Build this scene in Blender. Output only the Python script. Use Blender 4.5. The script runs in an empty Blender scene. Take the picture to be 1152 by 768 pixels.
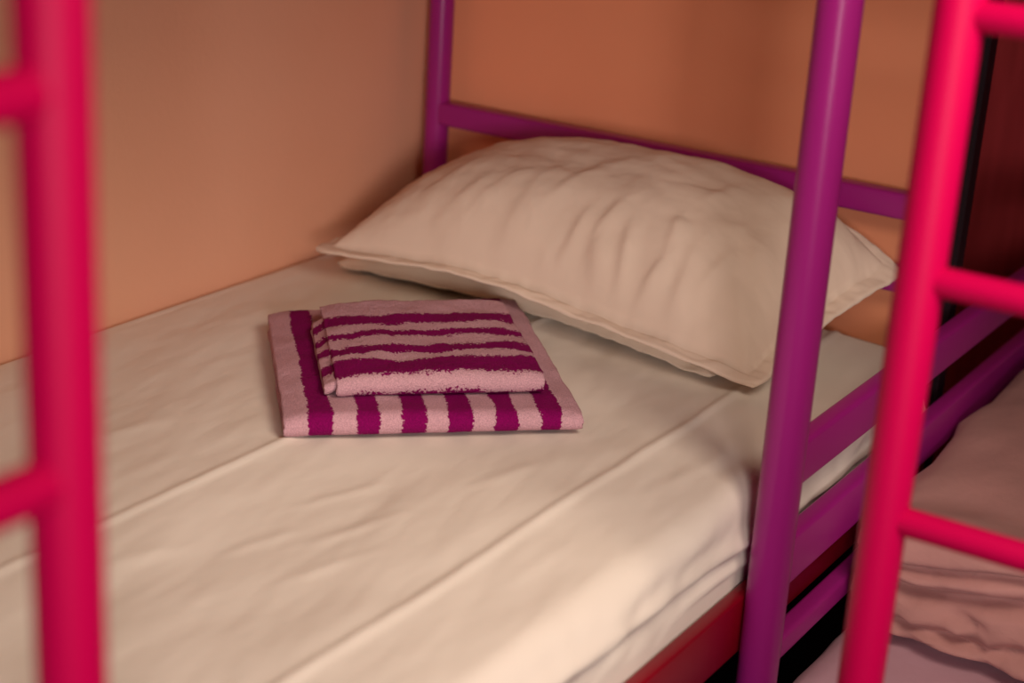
import bpy, bmesh, math, random
from mathutils import Vector, Matrix, noise
random.seed(7)
sc = bpy.context.scene
C = sc.collection
M = 0.85                      # height of the made bed's top above the floor

# ------------------------------------------------------------------ camera
cam_d = bpy.data.cameras.new('camera')
cam = bpy.data.objects.new('camera', cam_d); C.objects.link(cam); sc.camera = cam
RM = Matrix(((0.8393995391, -0.2306039969, 0.4921688840),
             (0.5402103253, 0.2542747891, -0.8021951982),
             (0.0598432798, 0.9392369926, 0.3380128010)))
cam.matrix_world = Matrix.Translation((0, 0, M + 0.82)) @ RM.to_4x4()
cam_d.sensor_width = 36
cam_d.lens = 1913.5 / 1152 * 36
cam_d.clip_start = 0.02
cam_d.dof.use_dof = True
cam_d.dof.focus_distance = 2.18
cam_d.dof.aperture_fstop = 2.5

# ------------------------------------------------------------------ light
W = bpy.data.worlds.new('world'); sc.world = W; W.use_nodes = True
W.node_tree.nodes['Background'].inputs[0].default_value = (1.0, 0.7, 0.5, 1)
W.node_tree.nodes['Background'].inputs[1].default_value = 0.0
sc.view_settings.view_transform = 'Standard'
sc.view_settings.look = 'None'
sc.view_settings.gamma = 1
sc.view_settings.use_curve_mapping = False
sc.view_settings.exposure = -1.3

def area(name, loc, target, size, sizey, power, col, spread=180):
    l = bpy.data.lights.new(name, 'AREA'); l.shape = 'RECTANGLE'; l.size = size; l.size_y = sizey
    l.energy = power; l.color = col; l.spread = math.radians(spread)
    o = bpy.data.objects.new(name, l); C.objects.link(o); o.location = loc
    o.rotation_euler = (Vector(target) - Vector(loc)).to_track_quat('-Z', 'Y').to_euler()
    return o
def spot(name, loc, target, power, col, angle, blend, radius):
    l = bpy.data.lights.new(name, 'SPOT'); l.energy = power; l.color = col
    l.spot_size = math.radians(angle); l.spot_blend = blend; l.shadow_soft_size = radius
    o = bpy.data.objects.new(name, l); C.objects.link(o); o.location = loc
    o.rotation_euler = (Vector(target) - Vector(loc)).to_track_quat('-Z', 'Y').to_euler()
    return o
area('ceiling_panel_light', (0.16, 0.90, M + 1.28), (-1.15, 1.70, M), 0.65, 0.65, 23, (1.0, 0.80, 0.64), 110)
area('low_fill_light', (1.00, -0.90, M + 0.70), (-1.35, 2.0, M + 0.12), 0.6, 0.6, 20, (1.0, 0.86, 0.82), 75)  # unseen low fill, added to brighten the far corner walls and pillow

# ------------------------------------------------------------------ materials
def mat(name, base, rough=0.5, spec=0.5, metallic=0.0, sheen=0.0, coat=0.0):
    m = bpy.data.materials.new(name); m.use_nodes = True
    b = m.node_tree.nodes['Principled BSDF']
    b.inputs['Base Color'].default_value = (*base, 1); b.inputs['Roughness'].default_value = rough
    b.inputs['Specular IOR Level'].default_value = spec; b.inputs['Metallic'].default_value = metallic
    b.inputs['Sheen Weight'].default_value = sheen; b.inputs['Coat Weight'].default_value = coat
    return m
def nn(m, t, **kw):
    n = m.node_tree.nodes.new(t)
    for k, v in kw.items():
        if k in n.inputs: n.inputs[k].default_value = v
        else: setattr(n, k, v)
    return n
def lk(m, a, b): m.node_tree.links.new(a, b)
def bsdf(m): return m.node_tree.nodes['Principled BSDF']
def add_bump(m, scale, strength, dist, detail=3, coord='Object', stretch=None, kind='noise'):
    tc = nn(m, 'ShaderNodeTexCoord'); out = tc.outputs[coord]
    if stretch:
        mp = nn(m, 'ShaderNodeMapping'); mp.inputs['Scale'].default_value = stretch
        lk(m, out, mp.inputs[0]); out = mp.outputs[0]
    n = nn(m, 'ShaderNodeTexNoise', Scale=scale, Detail=detail)
    lk(m, out, n.inputs['Vector'])
    bp = nn(m, 'ShaderNodeBump', Strength=strength, Distance=dist)
    lk(m, n.outputs[0], bp.inputs['Height'])
    old = bsdf(m).inputs['Normal'].links
    if old: lk(m, old[0].from_socket, bp.inputs['Normal'])
    lk(m, bp.outputs[0], bsdf(m).inputs['Normal'])
    return n
def vary(m, c1, c2, scale, detail=3, stretch=None):
    tc = nn(m, 'ShaderNodeTexCoord'); out = tc.outputs['Object']
    if stretch:
        mp = nn(m, 'ShaderNodeMapping'); mp.inputs['Scale'].default_value = stretch
        lk(m, out, mp.inputs[0]); out = mp.outputs[0]
    n = nn(m, 'ShaderNodeTexNoise', Scale=scale, Detail=detail); lk(m, out, n.inputs['Vector'])
    r = nn(m, 'ShaderNodeValToRGB'); r.color_ramp.elements[0].position = .35; r.color_ramp.elements[1].position = .65
    r.color_ramp.elements[0].color = (*c1, 1); r.color_ramp.elements[1].color = (*c2, 1)
    lk(m, n.outputs[0], r.inputs[0]); lk(m, r.outputs[0], bsdf(m).inputs['Base Color'])

m_wall = mat('apricot_paint', (.87, .34, .18), .62, .3); vary(m_wall, (.87, .345, .185), (.84, .325, .17), 3)
add_bump(m_wall, 90, .12, .004)
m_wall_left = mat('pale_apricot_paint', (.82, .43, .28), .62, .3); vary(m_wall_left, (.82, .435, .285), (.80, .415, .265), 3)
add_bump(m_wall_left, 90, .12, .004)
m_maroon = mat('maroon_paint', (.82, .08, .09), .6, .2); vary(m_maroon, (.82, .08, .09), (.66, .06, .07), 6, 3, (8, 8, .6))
m_shade = mat('black_brown_shade', (.012, .004, .008), .5, .3)  # near-black colour standing in for shade on the wall strips
m_ceil = mat('ceiling_paint', (.62, .48, .38), .8, .2)
m_floor = mat('dark_floor', (.05, .022, .016), .45, .4); vary(m_floor, (.055, .025, .018), (.03, .012, .01), 5, 4, (1, 8, 1))
m_purple = mat('purple_enamel', (.34, .014, .205), .33, .3); add_bump(m_purple, 60, .06, .002)
m_pink = mat('hot_pink_enamel', (.47, .0003, .062), .45, .12); add_bump(m_pink, 50, .05, .002)
m_red = mat('crimson_enamel', (.22, .0005, .010), .4, .3); add_bump(m_red, 50, .05, .002)
m_sheet = mat('cotton_sheet', (.82, .76, .68), .85, .25)
add_bump(m_sheet, 700, .12, .0006); add_bump(m_sheet, 26, .22, .004, 4, stretch=(1.6, .55, 1))
m_pcase = mat('pillowcase_cotton', (.74, .60, .49), .8, .25); add_bump(m_pcase, 800, .1, .0005); add_bump(m_pcase, 20, .16, .005, 4, stretch=(1.5, .6, 1))
m_pcase2 = mat('cream_pillowcase_cotton', (.78, .66, .52), .85, .25); add_bump(m_pcase2, 30, .2, .004)
m_duvet = mat('blush_duvet_cotton', (.52, .27, .25), .85, .25, sheen=.1); add_bump(m_duvet, 14, .5, .012, 5, stretch=(1, .5, 1.6))
m_lilac = mat('lilac_sheet_cotton', (.60, .37, .45), .85, .25); add_bump(m_lilac, 16, .3, .008, 4)
m_wood = mat('pale_slat_wood', (.32, .17, .08), .6, .3); vary(m_wood, (.34, .18, .09), (.26, .13, .06), 4, 3, (1, 12, 12))
LIGHT = (.62, .36, .42); DARKP = (.23, .0006, .10)

def towel_mat(name, stops, axis):
    """stops: list of (position, is_dark) along the given UV axis, constant steps with ragged terry edges."""
    m = mat(name, LIGHT, .95, .12, sheen=0)
    uv = nn(m, 'ShaderNodeUVMap'); sep = nn(m, 'ShaderNodeSeparateXYZ'); lk(m, uv.outputs[0], sep.inputs[0])
    tc = nn(m, 'ShaderNodeTexCoord')
    n1 = nn(m, 'ShaderNodeTexNoise', Scale=330, Detail=2); lk(m, tc.outputs['Object'], n1.inputs['Vector'])
    n2 = nn(m, 'ShaderNodeTexNoise', Scale=22, Detail=2); lk(m, tc.outputs['Object'], n2.inputs['Vector'])
    a = nn(m, 'ShaderNodeMath', operation='MULTIPLY_ADD'); lk(m, n1.outputs[0], a.inputs[0]); a.inputs[1].default_value = .026
    lk(m, sep.outputs[axis], a.inputs[2])
    b = nn(m, 'ShaderNodeMath', operation='MULTIPLY_ADD'); lk(m, n2.outputs[0], b.inputs[0]); b.inputs[1].default_value = .035
    lk(m, a.outputs[0], b.inputs[2])
    s = nn(m, 'ShaderNodeMath', operation='SUBTRACT'); lk(m, b.outputs[0], s.inputs[0]); s.inputs[1].default_value = .0305
    r = nn(m, 'ShaderNodeValToRGB'); cr = r.color_ramp; cr.interpolation = 'CONSTANT'
    cr.elements.remove(cr.elements[1])
    for i, (p, dk) in enumerate(stops):
        e = cr.elements[0] if i == 0 else cr.elements.new(p)
        e.position = p; e.color = (*(DARKP if dk else LIGHT), 1)
    lk(m, s.outputs[0], r.inputs[0])
    # single loops catch paler / darker fibres
    n3 = nn(m, 'ShaderNodeTexNoise', Scale=900, Detail=1); lk(m, tc.outputs['Object'], n3.inputs['Vector'])
    mr = nn(m, 'ShaderNodeMapRange'); mr.inputs[1].default_value = .3; mr.inputs[2].default_value = .7
    mr.inputs[3].default_value = .72; mr.inputs[4].default_value = 1.18; lk(m, n3.outputs[0], mr.inputs[0])
    mx = nn(m, 'ShaderNodeVectorMath', operation='SCALE'); lk(m, r.outputs[0], mx.inputs[0]); lk(m, mr.outputs[0], mx.inputs['Scale'])
    lk(m, mx.outputs[0], bsdf(m).inputs['Base Color'])
    add_bump(m, 620, .9, .003, 2)
    return m

# ------------------------------------------------------------------ helpers
def link_mesh(name, bm, m, parent=None, smooth=True):
    me = bpy.data.meshes.new(name); bm.to_mesh(me); bm.free()
    me.materials.append(m)
    if smooth:
        for p in me.polygons: p.use_smooth = True
    o = bpy.data.objects.new(name, me); C.objects.link(o)
    if parent is not None:
        o.parent = parent; o.matrix_parent_inverse = Matrix.Translation(-parent.location)
    return o
def thing(name, label, cat, loc=(0, 0, 0), group=None):
    o = bpy.data.objects.new(name, None); o.empty_display_size = .05; C.objects.link(o); o.location = loc
    o['label'] = label; o['category'] = cat
    if group: o['group'] = group
    return o
def tag(o, label, cat, group=None):
    o['label'] = label; o['category'] = cat
    if group: o['group'] = group
    return o
def struct(o): o['kind'] = 'structure'; return o
def bm_box(x0, x1, y0, y1, z0, z1, bev=0.0, seg=3, bm=None):
    b = bmesh.new()
    bmesh.ops.create_cube(b, size=1)
    for v in b.verts:
        v.co = Vector((x0 + (v.co.x + .5) * (x1 - x0), y0 + (v.co.y + .5) * (y1 - y0), z0 + (v.co.z + .5) * (z1 - z0)))
    if bev: bmesh.ops.bevel(b, geom=b.edges[:], offset=bev, segments=seg, profile=.5, affect='EDGES')
    if bm is None: return b
    me = bpy.data.meshes.new('tmp'); b.to_mesh(me); b.free(); bm.from_mesh(me); bpy.data.meshes.remove(me); return bm
def bm_tube(p0, p1, r, n=32, cap_r=None, bm=None):
    """round tube with slightly rounded ends"""
    b = bm or bmesh.new(); p0, p1 = Vector(p0), Vector(p1)
    d = (p1 - p0); L = d.length; d.normalize(); q = d.to_track_quat('Z', 'Y')
    e = min(r * .35, L * .2)
    prof = [(0, r - e), (e * .3, r - e * .3), (e, r), (L - e, r), (L - e * .3, r - e * .3), (L, r - e)]
    rings = []
    for z, rr in prof:
        rings.append([b.verts.new(p0 + q @ Vector((rr * math.cos(2 * math.pi * k / n), rr * math.sin(2 * math.pi * k / n), z))) for k in range(n)])
    for a, c in zip(rings, rings[1:]):
        for k in range(n): b.faces.new((a[k], a[(k + 1) % n], c[(k + 1) % n], c[k]))
    b.faces.new(rings[0][::-1]); b.faces.new(rings[-1])
    return b
def fbm(x, y, z=0.0, oct=3):
    s = 0; a = 1; f = 1
    for _ in range(oct):
        s += a * noise.noise(Vector((x * f, y * f, z * f))); a *= .5; f *= 2
    return s
def seg_dist(px, py, a, b):
    ax, ay = a; bx, by = b; dx, dy = bx - ax, by - ay
    t = ((px - ax) * dx + (py - ay) * dy) / (dx * dx + dy * dy); tc = min(1, max(0, t))
    qx, qy = ax + dx * tc, ay + dy * tc
    side = (px - ax) * -dy + (py - ay) * dx
    return math.hypot(px - qx, py - qy), tc, (1 if side > 0 else -1)
def sstep(a, b, x):
    t = min(1, max(0, (x - a) / (b - a))); return t * t * (3 - 2 * t)

# ------------------------------------------------------------------ the room
CE = 2.60
struct(link_mesh('floor', bm_box(-1.78, 2.4, -1.9, 4.0, -.1, 0), m_floor, smooth=False))
struct(link_mesh('ceiling', bm_box(-1.78, 2.4, -1.9, 4.0, CE, CE + .1), m_ceil, smooth=False))
struct(link_mesh('wall_left', bm_box(-1.76, -1.662, -1.9, 2.372, 0, CE), m_wall_left, smooth=False))
struct(link_mesh('wall_head', bm_box(-1.76, -.786, 2.372, 2.402, 0, CE), m_wall, smooth=False))
struct(link_mesh('shade_strip_1', bm_box(-.7855, -.703, 2.370, 2.404, 0, CE, .002, 1), m_shade, smooth=False))  # dark strip painted as the shaded end of the partition
struct(link_mesh('shade_strip_2', bm_box(-1.6615, -1.652, -1.799, 2.369, 0, M - .21, .002, 1), m_shade, smooth=False))  # shade under the bed, painted as a dark strip on the wall
struct(link_mesh('shade_strip_3', bm_box(-1.651, -.712, 2.362, 2.3695, 0, M - .21, .002, 1), m_shade, smooth=False))  # the same painted under-bed shade along the head wall
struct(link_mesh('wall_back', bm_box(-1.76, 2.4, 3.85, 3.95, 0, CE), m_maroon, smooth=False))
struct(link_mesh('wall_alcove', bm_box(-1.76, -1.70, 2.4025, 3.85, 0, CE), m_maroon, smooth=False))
struct(link_mesh('wall_right', bm_box(2.3, 2.4, -1.9, 3.85, 0, CE), m_wall, smooth=False))
struct(link_mesh('wall_front', bm_box(-1.662, 2.3, -1.9, -1.8, 0, CE), m_wall, smooth=False))

# ------------------------------------------------------------------ the made bed (crimson side, purple head)
bed = thing('bunk_bed', 'metal bunk bed along the apricot wall with purple headboard and crimson side rail', 'bed', (-1.18, 1.3, 0))
for x in (-1.609, -.738):
    bm = bm_tube((x, 2.335, 0), (x, 2.335, 2.05), .0205)
    link_mesh('head_post', bm, m_purple, bed)
for z0, z1 in ((.187, .226), (.078, .115)):
    link_mesh('headboard_rail', bm_box(-1.600, -.745, 2.318, 2.350, M + z0, M + z1, .006, 3), m_purple, bed)
link_mesh('headboard_rail', bm_box(-1.600, -.745, 2.322, 2.348, M - .16, M - .12, .006, 3), m_purple, bed)
for x in (-1.625, -.70):
    link_mesh('foot_post', bm_tube((x, .285, 0), (x, .285, 2.05), .0205), m_pink, bed)
link_mesh('side_rail', bm_box(-.7075, -.6885, .30, 2.318, M - .200, M - .124, .003, 2), m_red, bed)['label'] = 'crimson side rail under the mattress edge'
link_mesh('side_rail', bm_box(-1.652, -1.634, .30, 2.318, M - .200, M - .118, .003, 2), m_red, bed)
link_mesh('foot_rail', bm_box(-1.612, -.712, .272, .298, M - .16, M - .12, .006, 3), m_pink, bed)
for k in range(12):
    y = .40 + k * .165
    link_mesh('slat', bm_box(-1.633, -.708, y, y + .07, M - .185, M - .165, .003, 2), m_wood, bed)

for x0, x1 in ((-.715, -.69), (-1.640, -1.615)):
    link_mesh('upper_side_rail', bm_box(x0, x1, .305, 2.314, M + .72, M + .80, .004, 2), m_red, bed)
link_mesh('shading_upper_deck', bm_box(-1.612, -.718, .305, 2.312, M + .745, M + .765, .004, 2), m_wood, bed)  # unseen deck, height set so it shades the upper wall
mt = thing('mattress', 'thin mattress made up with a cream fitted sheet on the bunk by the wall', 'mattress', (-1.18, 1.3, M - .165))
link_mesh('mattress_core', bm_box(-1.648, -.725, .315, 2.31, M - .1645, M - .012, .03, 4), m_pcase2, mt)

def sheet_bm():
    b = bmesh.new()
    x0, x1, y0, y1 = -1.6565, -.706, .31, 2.316
    r = .034
    # profile across the bed: (x, z, side_amount) from wall side drop to open side drop
    prof = []
    for z in (-.10, -.06): prof.append((x0 + .002, z, 0, 0))
    for k in range(5):
        a = math.pi / 2 * k / 4; rr = .012
        prof.append((x0 + rr - rr * math.cos(a), -rr + rr * math.sin(a), 0, 0))
    n = 200
    for k in range(1, n): prof.append((x0 + .012 + (x1 - r - x0 - .012) * k / n, 0, 0, 1))
    for k in range(11):
        a = math.pi / 2 * k / 10
        prof.append((x1 - r + r * math.sin(a), -r + r * math.cos(a), k / 10, 1 - k / 10))
    for k in range(1, 26): prof.append((x1, -r - (.155 - r) * k / 25, 1, 0))
    ny = 420
    grid = []
    for j in range(ny + 1):
        y = y0 + (y1 - y0) * j / ny
        row = []
        for (x, z, sd, tp) in prof:
            X, Z, Y = x, z, y
            if tp > 0:
                # ironed fold lines running the length of the bed
                wob = .004 * fbm(y * 3, 1.3)
                for cx, h, w in ((-1.203, .0032, .006), (-.850, .0034, .007)):
                    d = x - cx - wob
                    Z += tp * h * math.exp(-(d / w) ** 2)
                    Z += tp * .0045 * math.exp(-(d / .075) ** 2)
                Z += tp * .0042 * fbm(x * 5.0 + 3, y * 2.2) 
                Z += tp * .0022 * fbm(x * 16 + 9 + y * 4, y * 5.0 + 2) 
                for a_, b_, h, w in (((-1.085, 1.32), (-1.045, 1.46), .0020, .009), ((-1.02, 1.25), (-.975, 1.41), .0024, .010), ((-1.075, 1.18), (-1.045, 1.30), .0020, .009),
                                     ((-.985, 1.17), (-.945, 1.31), .0017, .009), ((-1.14, 1.08), (-1.11, 1.20), .0018, .011), ((-1.39, 1.28), (-1.35, 1.44), .0015, .012),
                                     ((-.80, 1.55), (-.77, 1.80), .002, .012), ((-.96, 1.48), (-.93, 1.62), .0013, .010), ((-1.45, 1.55), (-1.42, 1.80), .0015, .012)):
                    d, t, s = seg_dist(x, y, a_, b_)
                    Z += .72 * tp * h * math.exp(-(d / w) ** 2) * math.sin(math.pi * min(.98, max(.02, t))) 
                # pressed flat under the towels and pillows
                Z *= 1 - .85 * math.exp(-((((x + 1.20) ** 2 + (y - 1.73) ** 2) / .062) ** 3))
                Z -= .006 * sstep(2.02, 2.15, y) * tp
            if sd > 0:
                q = -z / .155
                amp = sd
                # long slanting drag folds on the drop
                ph = (y * 9.0 - z * 52)
                X += amp * (.0045 * math.sin(ph + 1.2 * fbm(y * 3, z * 9)) + .006 * fbm(y * 5.5 + 4, z * 14 - y * 3))
                X += amp * .010 * math.exp(-((z + .035 + .05 * (y - 1.1)) / .012) ** 2) * sstep(1.0, 1.3, y)
                X -= amp * .006 * math.exp(-((z + .075 + .02 * (y - 1.4)) / .010) ** 2)
                X = min(X, -.6925 if z > -.112 else -.7095)
                if z <= -.10: X = min(X, -.7095)
            row.append(b.verts.new((X, Y, M + Z)))
        grid.append(row)
    for a, c in zip(grid, grid[1:]):
        for k in range(len(a) - 1): b.faces.new((a[k], a[k + 1], c[k + 1], c[k]))
    # head and foot ends drop
    for row, dy in ((grid[0], -.004), (grid[-1], .004)):
        low = [b.verts.new((v.co.x, v.co.y + dy, min(v.co.z, M) - .09 if v.co.z > M - .05 else v.co.z)) for v in row]
        for k in range(len(row) - 1):
            try: b.faces.new((row[k], low[k], low[k + 1], row[k + 1]))
            except ValueError: pass
    bmesh.ops.recalc_face_normals(b, faces=b.faces[:])
    return b
link_mesh('fitted_sheet', sheet_bm(), m_sheet, mt)

# ------------------------------------------------------------------ pillows
def pillow_bm(corners, up, down, flange, folds, seed, nu=200, nv=120, lift=None, pu=2.6, pv=2.3, inset=.018):
    """corners: FL, FR, BR, BL; a stuffed sack with a flat sewn border, top and bottom skins meeting at the edge."""
    FL, FR, BR, BL = [Vector(c) for c in corners]
    b = bmesh.new(); tops = []; bots = []
    for j in range(nv + 1):
        v = -1 + 2 * j / nv; tr = []; br = []
        for i in range(nu + 1):
            u = -1 + 2 * i / nu
            s, t = (u + 1) / 2, (v + 1) / 2
            # edges pulled inwards between the corners
            inx = .022 * (1 - v * v) * u; iny = inset * (1 - u * u) * v
            P = FL * (1 - s) * (1 - t) + FR * s * (1 - t) + BR * s * t + BL * (1 - s) * t
            cr = (abs(u) * abs(v)) ** 14          # softly rounded corners
            P = P - Vector((inx + .016 * cr * u, iny + .016 * cr * v, 0))
            au = min(1, abs(u) / (1 - flange[0])); av = min(1, abs(v) / (1 - flange[1]))
            g = (max(0, 1 - au ** pu) ** .62) * (max(0, 1 - av ** pv) ** .62)
            zt = P.z; base = P.z
            if lift: base += lift(u, v)
            w = 0
            for (a_, b_, h, wd, asym) in folds:
                h *= .8; wd *= 1.25
                d, tt, sd = seg_dist(u * 1.0, v * .5, (a_[0], a_[1] * .5), (b_[0], b_[1] * .5))
                ww = wd * (1 if sd > 0 else asym)
                w += h * math.exp(-(d / ww) ** 2) * math.sin(math.pi * (0.06 + .88 * tt)) ** .7
            w *= 1 - .45 * sstep(-.1, .6, v)
            w += .0055 * fbm(u * 2.2 + seed, v * 1.6) + .0016 * fbm(u * 9 + seed, v * 4.0)
            w += .0030 * (.35 - abs(fbm(u * 4.2 + v * 1.2 + seed, v * 1.7 + 3, 0, 2)))
            edge = .0035 * fbm(u * 7 + seed, v * 6 + 5)     # flange waviness
            zt = base + up * g + w * min(1, g * 2.2) + edge * (1 - g)
            # stitched groove where the border begins
            ring = max(abs(u) / (1 - flange[0]), abs(v) / (1 - flange[1]))
            zt -= .0018 * math.exp(-((ring - 1) / .012) ** 2)
            rim = .0028 * (1 if max(abs(u), abs(v)) < .999 else 0)
            zb = base - down * g + edge * (1 - g) - rim
            tr.append(b.verts.new((P.x, P.y, zt + rim)))
            br.append(b.verts.new((P.x, P.y, zb)) if max(abs(u), abs(v)) < .999 else tr[-1])
        tops.append(tr); bots.append(br)
    for j in range(nv):
        for i in range(nu):
            b.faces.new((tops[j][i], tops[j][i + 1], tops[j + 1][i + 1], tops[j + 1][i]))
            q = (bots[j][i], bots[j + 1][i], bots[j + 1][i + 1], bots[j][i + 1])
            if len(set(q)) == 4:
                try: b.faces.new(q)
                except ValueError: pass
    return b
lp = link_mesh('pillow', pillow_bm([(-1.590, 2.020, M + .012), (-.885, 1.965, M + .012), (-.88, 2.30, M + .03), (-1.60, 2.30, M + .03)],
     .052, .008, (.02, .03), [((-.7, -.9), (-.35, -.4), .006, .03, 1.5), ((-.2, -.95), (.05, -.5), .005, .03, 1.5)], 11, 140, 70,
     lift=lambda u, v: .008 * (1 - u * u), inset=.034), m_pcase2)
tag(lp, 'flattened cream pillow lying underneath the big white pillow', 'pillow')
FO = [((-.66, -.80), (-.45, .0), .003, .03, 2.2), ((-.50, -.90), (-.34, -.40), .0045, .026, 2.4), ((-.36, -.8), (-.24, -.3), .0035, .02, 2.0),
      ((-.15, -.92), (-.13, -.25), .006, .028, 2.4), ((-.04, -.55), (.04, .10), .0045, .024, 2.0), ((.05, .0), (.22, .50), .004, .026, 2.5),
      ((.30, -.95), (.20, -.66), .013, .020, 1.8), ((.20, -.66), (.24, -.35), .008, .020, 2.0), ((.38, -.92), (.31, -.52), .012, .017, 1.6),
      ((.44, -.97), (.50, -.62), .013, .019, 1.8), ((.50, -.62), (.46, -.30), .008, .02, 2.0), ((.60, -.92), (.58, -.45), .009, .024, 2.0),
      ((.34, .0), (.56, .10), .005, .022, 2.0), ((.50, -.05), (.52, .30), .006, .022, 2.0), ((.78, -.65), (.74, .2), .005, .03, 2.0),
      ((-.80, -.82), (-.50, -.74), .004, .03, 2), ((.60, -.97), (.78, -.80), .008, .026, 2), ((.0, -.90), (.3, -.88), .004, .02, 2), ((.10, -.85), (.13, -.45), .007, .018, 1.8),
      ((.0, -.78), (.09, -.92), .006, .018, 2.0), ((.66, -.7), (.70, -.3), .006, .018, 1.8), ((-.30, -.92), (-.10, -.97), .004, .02, 2)]
def up_lift(u, v):
    # rests on the pillow below; the ends hang free
    back = .036 * sstep(-.95, -.05, u) * (1 - sstep(.70, 1.0, u)) * sstep(.0, .9, v)
    return back + .036 * (1 - abs(u) ** 2.4) * (0.75 + .25 * v) + .012 * math.exp(-((u + .25) / .35) ** 2) * max(0, -v)
tp = link_mesh('pillow', pillow_bm([(-1.570, 1.938, M + .058), (-.810, 1.943, M + .022), (-.740, 2.302, M + .124), (-1.585, 2.292, M + .088)],
     .126, .012, (.075, .12), FO, 3, lift=up_lift, pu=3.4), m_pcase)
tag(tp, 'large plump white pillow with a flanged border resting against the purple headboard', 'pillow')

# ------------------------------------------------------------------ towels
def ribbon_bm(quad, path, th, ulo, uhi, base, nu=140, seed=0, wav=.0012, sag=None, step=.0035):
    """A strip of terry following a folded path (depth, height) swept across the towel's width.
    quad: front-left, front-right, back-right, back-left in plan; UV: (across, signed length from the front fold)."""
    FL, FR, BR, BL = [Vector((*q, 0)) for q in quad]
    depth = ((BL - FL).length + (BR - FR).length) / 2
    pts = [Vector(path[0])]
    for a, c in zip(path, path[1:]):
        a, c = Vector(a), Vector(c); k = max(1, int((c - a).length / step))
        for i in range(1, k + 1): pts.append(a.lerp(c, i / k))
    L = [0]
    for a, c in zip(pts, pts[1:]): L.append(L[-1] + (c - a).length)
    ifront = min(range(len(pts)), key=lambda i: pts[i].x); s0 = L[ifront]
    nrm = []
    for i in range(len(pts)):
        a = pts[max(0, i - 1)]; c = pts[min(len(pts) - 1, i + 1)]; t = (c - a).normalized(); nrm.append(Vector((-t.y, t.x)))
    loop = [(p + n * th / 2, l - s0) for p, n, l in zip(pts, nrm, L)]
    # rounded lip at both free ends
    tail = [(pts[-1] + (pts[-1] - pts[-2]).normalized() * th * .35, L[-1] - s0)]
    loop += tail + [(p - n * th / 2, l - s0) for p, n, l in list(zip(pts, nrm, L))[::-1]]
    b = bmesh.new(); uvl = b.loops.layers.uv.new('UVMap'); rows = []; uvs = []
    for i in range(nu + 1):
        u = ulo + (uhi - ulo) * i / nu; row = []; ur = []
        endr = min(i, nu - i); sq = 1 - .30 * (1 if endr == 0 else .45 if endr == 1 else .12 if endr == 2 else 0)
        for (p, l), ctr in zip(loop, [q for q in pts] + [pts[-1]] + pts[::-1]):
            pp = ctr + (p - ctr) * sq
            d = pp.x / depth
            P = (FL * (1 - u) + FR * u) * (1 - d) + (BL * (1 - u) + BR * u) * d
            w = fbm(P.x * 14 + seed, P.y * 14, l * 6, 2) * wav * 2 + fbm(P.x * 160, P.y * 160, pp.y * 160 + seed, 1) * wav * .7
            z = base + pp.y + w * min(1, max(.15, pp.y / .01))
            if sag: z += sag(u, d, pp.y)
            P += (FR - FL).normalized() * fbm(d * 6 + seed, pp.y * 120, 0, 2) * .0022 * (1 if i in range(0, 6) or i > nu - 6 else .3)
            row.append(b.verts.new((P.x, P.y, z))); ur.append((u, .5 + l))
        rows.append(row); uvs.append(ur)
    n = len(rows[0])
    uvof = {}
    for r, ur in zip(rows, uvs):
        for v, q in zip(r, ur): uvof[v] = q
    for a, c in zip(rows, rows[1:]):
        for k in range(n): b.faces.new((a[k], c[k], c[(k + 1) % n], a[(k + 1) % n]))
    m = len(pts)
    for r, rev in ((rows[0], False), (rows[-1], True)):      # close the cut ends with a strip of quads
        for k in range(m - 1):
            q = [r[k], r[k + 1], r[n - 2 - k], r[n - 1 - k]]
            q = [x for i_, x in enumerate(q) if x not in q[:i_]]
            if len(q) > 2:
                try: b.faces.new(q[::-1] if rev else q)
                except ValueError: pass
        q = [r[m - 1], r[m], r[m + 1]]
        try: b.faces.new(q)
        except ValueError: pass
    for f in b.faces:
        for lp_ in f.loops: lp_[uvl].uv = uvof[lp_.vert]
    bmesh.ops.recalc_face_normals(b, faces=b.faces[:])
    return b
def u_path(back_bot, back_top, zb, zt, front):
    """bottom run, round front fold, top run"""
    r = (zt - zb) / 2; zc = (zt + zb) / 2; pts = [(back_bot, zb), (front + r, zb)]
    for k in range(1, 12):
        a = -math.pi / 2 - math.pi * k / 12
        pts.append((front + r + r * math.cos(a), zc + r * math.sin(a)))
    pts += [(front + r, zt), (back_top, zt)]
    return pts
# bath towel: stripes run from the front fold to the back
per = .1535; stops = [(0, False)]
for k in range(6):
    stops += [(.082 + per * k, True), (.082 + per * k + .076, False)]
m_bath = towel_mat('bath_terry', stops, 0)
quadB = [(-1.203, 1.454), (-.940, 1.712), (-1.228, 2.010), (-1.452, 1.718)]
bt = thing('bath_towel', 'folded pink bath towel with purple stripes across its front lying on the sheet', 'towel', (-1.2, 1.73, M + .004))
T1 = .0076
sagB = lambda u, d, z: -.004 * sstep(.85, 1.0, abs(2 * u - 1)) * (z / .03) + .0015 * math.sin(u * 5 + d * 3) * (z / .03)
link_mesh('outer_fold', ribbon_bm(quadB, u_path(.400, .405, .0040, .0270, .0), T1 * .88, 0, 1, M + .0060, seed=2, sag=sagB), m_bath, bt)
link_mesh('inner_fold', ribbon_bm(quadB, u_path(.395, .400, .0117, .0193, .009), T1 * .86, .004, .992, M + .0060, seed=9, sag=sagB), m_bath, bt)
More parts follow.
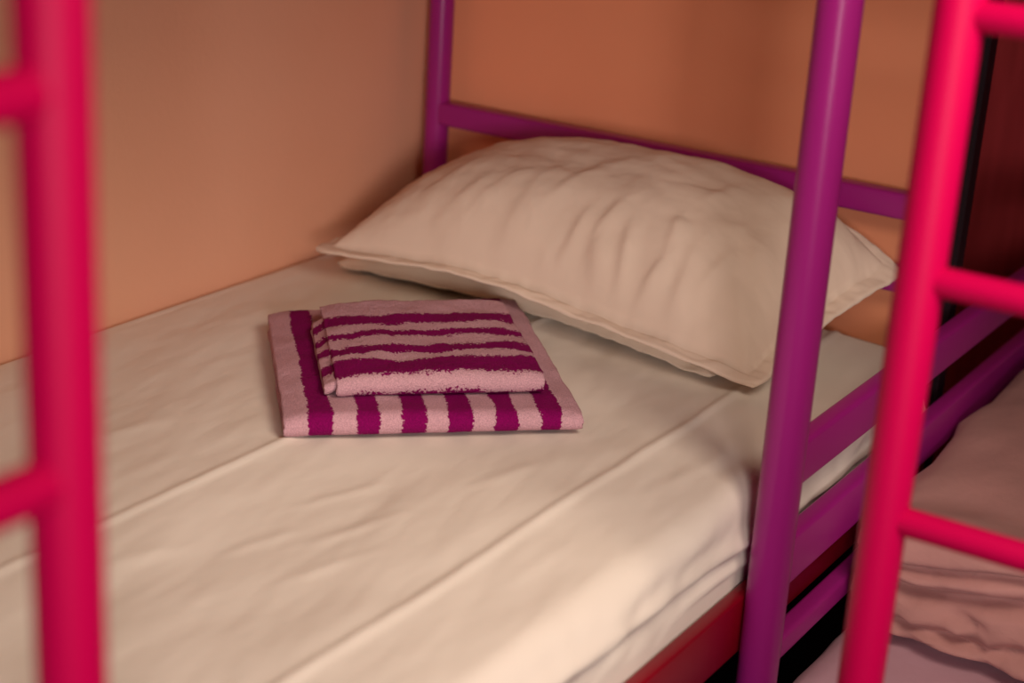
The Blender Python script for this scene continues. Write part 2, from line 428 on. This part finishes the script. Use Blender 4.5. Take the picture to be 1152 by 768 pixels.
# hand towel: stripes run across
sv = lambda v: .5 + .014 + v * .268
st2 = [(0, True), (.468, True), (.4905, False), (sv(.0), True), (sv(.17), False), (sv(.265), True), (sv(.365), False), (sv(.475), True), (sv(.56), False), (sv(.67), True), (sv(.80), False)]
m_hand = towel_mat('hand_terry', st2, 1)
quadH = [(-1.188, 1.535), (-1.004, 1.720), (-1.206, 1.931), (-1.382, 1.743)]
ht = thing('hand_towel', 'small folded pink and purple striped hand towel stacked on the bath towel', 'towel', (-1.2, 1.77, M + .036))
zb = M + .0378
link_mesh('outer_fold', ribbon_bm(quadH, u_path(.268, .283, .0038, .0262, .0), .0073, 0, 1, zb, seed=5, wav=.0016,
          sag=lambda u, d, z: -.004 * sstep(.8, 1.0, abs(2 * u - 1)) * (z / .03)), m_hand, ht)
st3 = [(0, False)]
for k in range(7): st3 += [(.535 + .052 * k, True), (.535 + .052 * k + .026, False)]
m_hand2 = towel_mat('hand_terry_edge', st3, 1)
link_mesh('inner_fold', ribbon_bm(quadH, u_path(.240, .246, .0112, .0188, .010), 0.0070, -.055, .97, zb, seed=6, wav=.0016,
          sag=lambda u, d, z: -.008 * sstep(.02, -.055, u) ), m_hand2, ht)

# ------------------------------------------------------------------ neighbouring purple bunk
nb = thing('bunk_bed', 'purple metal bunk frame on the right with a tall round post and guard rail', 'bed', (-.2, 2.7, 0))
PX = -.664
for x, y in ((PX, 1.690), (.34, 1.690), (PX + .0, 3.72), (.34, 3.72)):
    link_mesh('post', bm_tube((x, y, 0), (x, y, 2.05), .0245), m_purple, nb)
for x0, x1 in ((-.6845, -.6595), (.328, .352)):
    link_mesh('guard_rail', bm_box(x0, x1, 1.70, 3.71, M + .004, M + .062, .006, 3), m_purple, nb)
    link_mesh('side_rail', bm_box(x0, x1, 1.70, 3.71, M - .128, M - .062, .006, 3), m_purple, nb)
    link_mesh('lower_rail', bm_box(x0, x1, 1.70, 3.71, M - .232, M - .200, .006, 3), m_purple, nb)
    link_mesh('bed_rail', bm_box(x0, x1, 1.70, 3.71, M - .52, M - .47, .006, 3), m_purple, nb)
    link_mesh('upper_rail', bm_box(x0, x1, 1.70, 3.71, M + .72, M + .80, .006, 3), m_purple, nb)
for y in (1.690, 3.72):
    link_mesh('end_rail', bm_box(PX + .01, .33, y - .012, y + .012, M - .52, M - .47, .006, 3), m_purple, nb)
    link_mesh('end_rail', bm_box(PX + .01, .33, y - .012, y + .012, M + .72, M + .80, .006, 3), m_purple, nb)
link_mesh('mattress_base', bm_box(-.6590, .3275, 1.703, 3.705, M - .512, M - .492, .003, 2), m_wood, nb)
link_mesh('shading_upper_deck', bm_box(-.6590, .3275, 1.703, 3.705, M + .745, M + .765, .003, 2), m_wood, nb)  # unseen deck, set low to keep the right side in shade

def soft_slab(x0, x1, y0, y1, z0, z1, r, amp, freq, seed, nx=90, ny=90, nz=14, fn=None):
    """rounded soft block with lumps"""
    b = bmesh.new(); bmesh.ops.create_cube(b, size=2)
    bmesh.ops.subdivide_edges(b, edges=b.edges[:], cuts=46, use_grid_fill=True)
    cx, cy, cz = (x0 + x1) / 2, (y0 + y1) / 2, (z0 + z1) / 2; hx, hy, hz = (x1 - x0) / 2, (y1 - y0) / 2, (z1 - z0) / 2
    for v in b.verts:
        p = Vector((v.co.x * hx, v.co.y * hy, v.co.z * hz))
        q = Vector((max(-hx + r, min(hx - r, p.x)), max(-hy + r, min(hy - r, p.y)), max(-hz + r, min(hz - r, p.z))))
        d = p - q
        if d.length > 1e-6: p = q + d.normalized() * r
        P = p + Vector((cx, cy, cz))
        nrm = d.normalized() if d.length > 1e-6 else Vector((0, 0, 1 if p.z > 0 else -1))
        P += nrm * amp * fbm(P.x * freq + seed, P.y * freq, P.z * freq * 2.2, 3) * (1 if v.co.z > -.9 else .1)
        if fn: P = fn(P)
        v.co = P
    return b
m2 = thing('mattress', 'low mattress with a lilac sheet on the purple bunk at the right edge', 'mattress', (-.16, 2.7, M - .49))
link_mesh('mattress_core', bm_box(-.648, .318, 1.715, 3.69, M - .4915, M - .29, .03, 3), m_pcase2, m2)
link_mesh('lilac_sheet', soft_slab(-.655, .325, 1.708, 3.70, M - .47, M - .262, .03, .006, 7, 3), m_lilac, m2)
def dv(P):
    # deep horizontal creases between the folded layers, and a loose corner at the left end
    z = P.z - M
    for c, w, dpt in ((-.135, .007, .026), (-.178, .010, .034), (-.222, .007, .02)):
        zz = c + .022 * fbm(P.x * 5, P.y * 5, c * 30, 3)
        k = math.exp(-((z - zz) / w) ** 2)
        fy = sstep(2.05, 1.93, P.y); fx = sstep(-.60, -.66, P.x)
        P.y += dpt * k * fy; P.x += dpt * k * fx
    # a bunched swirl where the end of the duvet is tucked in
    rr = math.hypot((P.x + .50) * 1.0, (z + .205) * 1.6)
    P.y -= .012 * math.cos(rr * 130) * math.exp(-(rr / .075) ** 2) * fy
    P.z += (.035 * sstep(2.0, 2.75, P.y) + .02 * sstep(-.62, -.35, P.x)) * sstep(M - .25, M - .12, P.z)
    P.x = max(P.x, -.655)
    return P
dvt = link_mesh('duvet', soft_slab(-.650, .27, 1.905, 3.55, M - .249, M - .100, .035, .016, 6, 8, fn=dv), m_duvet)
tag(dvt, 'crumpled blush duvet folded in layers on the lilac mattress at right', 'duvet')

# ------------------------------------------------------------------ pink ladders
def ladder(label, s0, s1, r, rr, rungs, top, hook):
    t = thing('ladder', label, 'ladder', (s0[0], s0[1], 0))
    for s in (s0, s1):
        link_mesh('stile', bm_tube((s[0], s[1], 0), (s[0], s[1], top), r), m_pink, t)
        e = (s[0] + hook[0], s[1] + hook[1])
        link_mesh('hook', bm_tube((s[0], s[1], top - .03), (e[0], e[1], top - .03), .009, 16), m_pink, t)
    for z in rungs:
        link_mesh('rung', bm_tube((s0[0], s0[1], z), (s1[0], s1[1], z), rr), m_pink, t)
    return t
zl = [M + .4165 + .2165 * k for k in range(-5, 3)]
ladder('blurred hot pink tubular ladder at the left edge, closest to the viewer', (-.655, .604), (-.655, .26), .0205, .0145, zl, 2.05, (0, 0))
zr = [M + .164 + .229 * k for k in range(-4, 4)]
ladder('hot pink tubular ladder on the right, just in front of the purple bunk', (-.4435, 1.394), (-.04, 1.394), .0215, .0135, zr, 2.05, (0, .27))
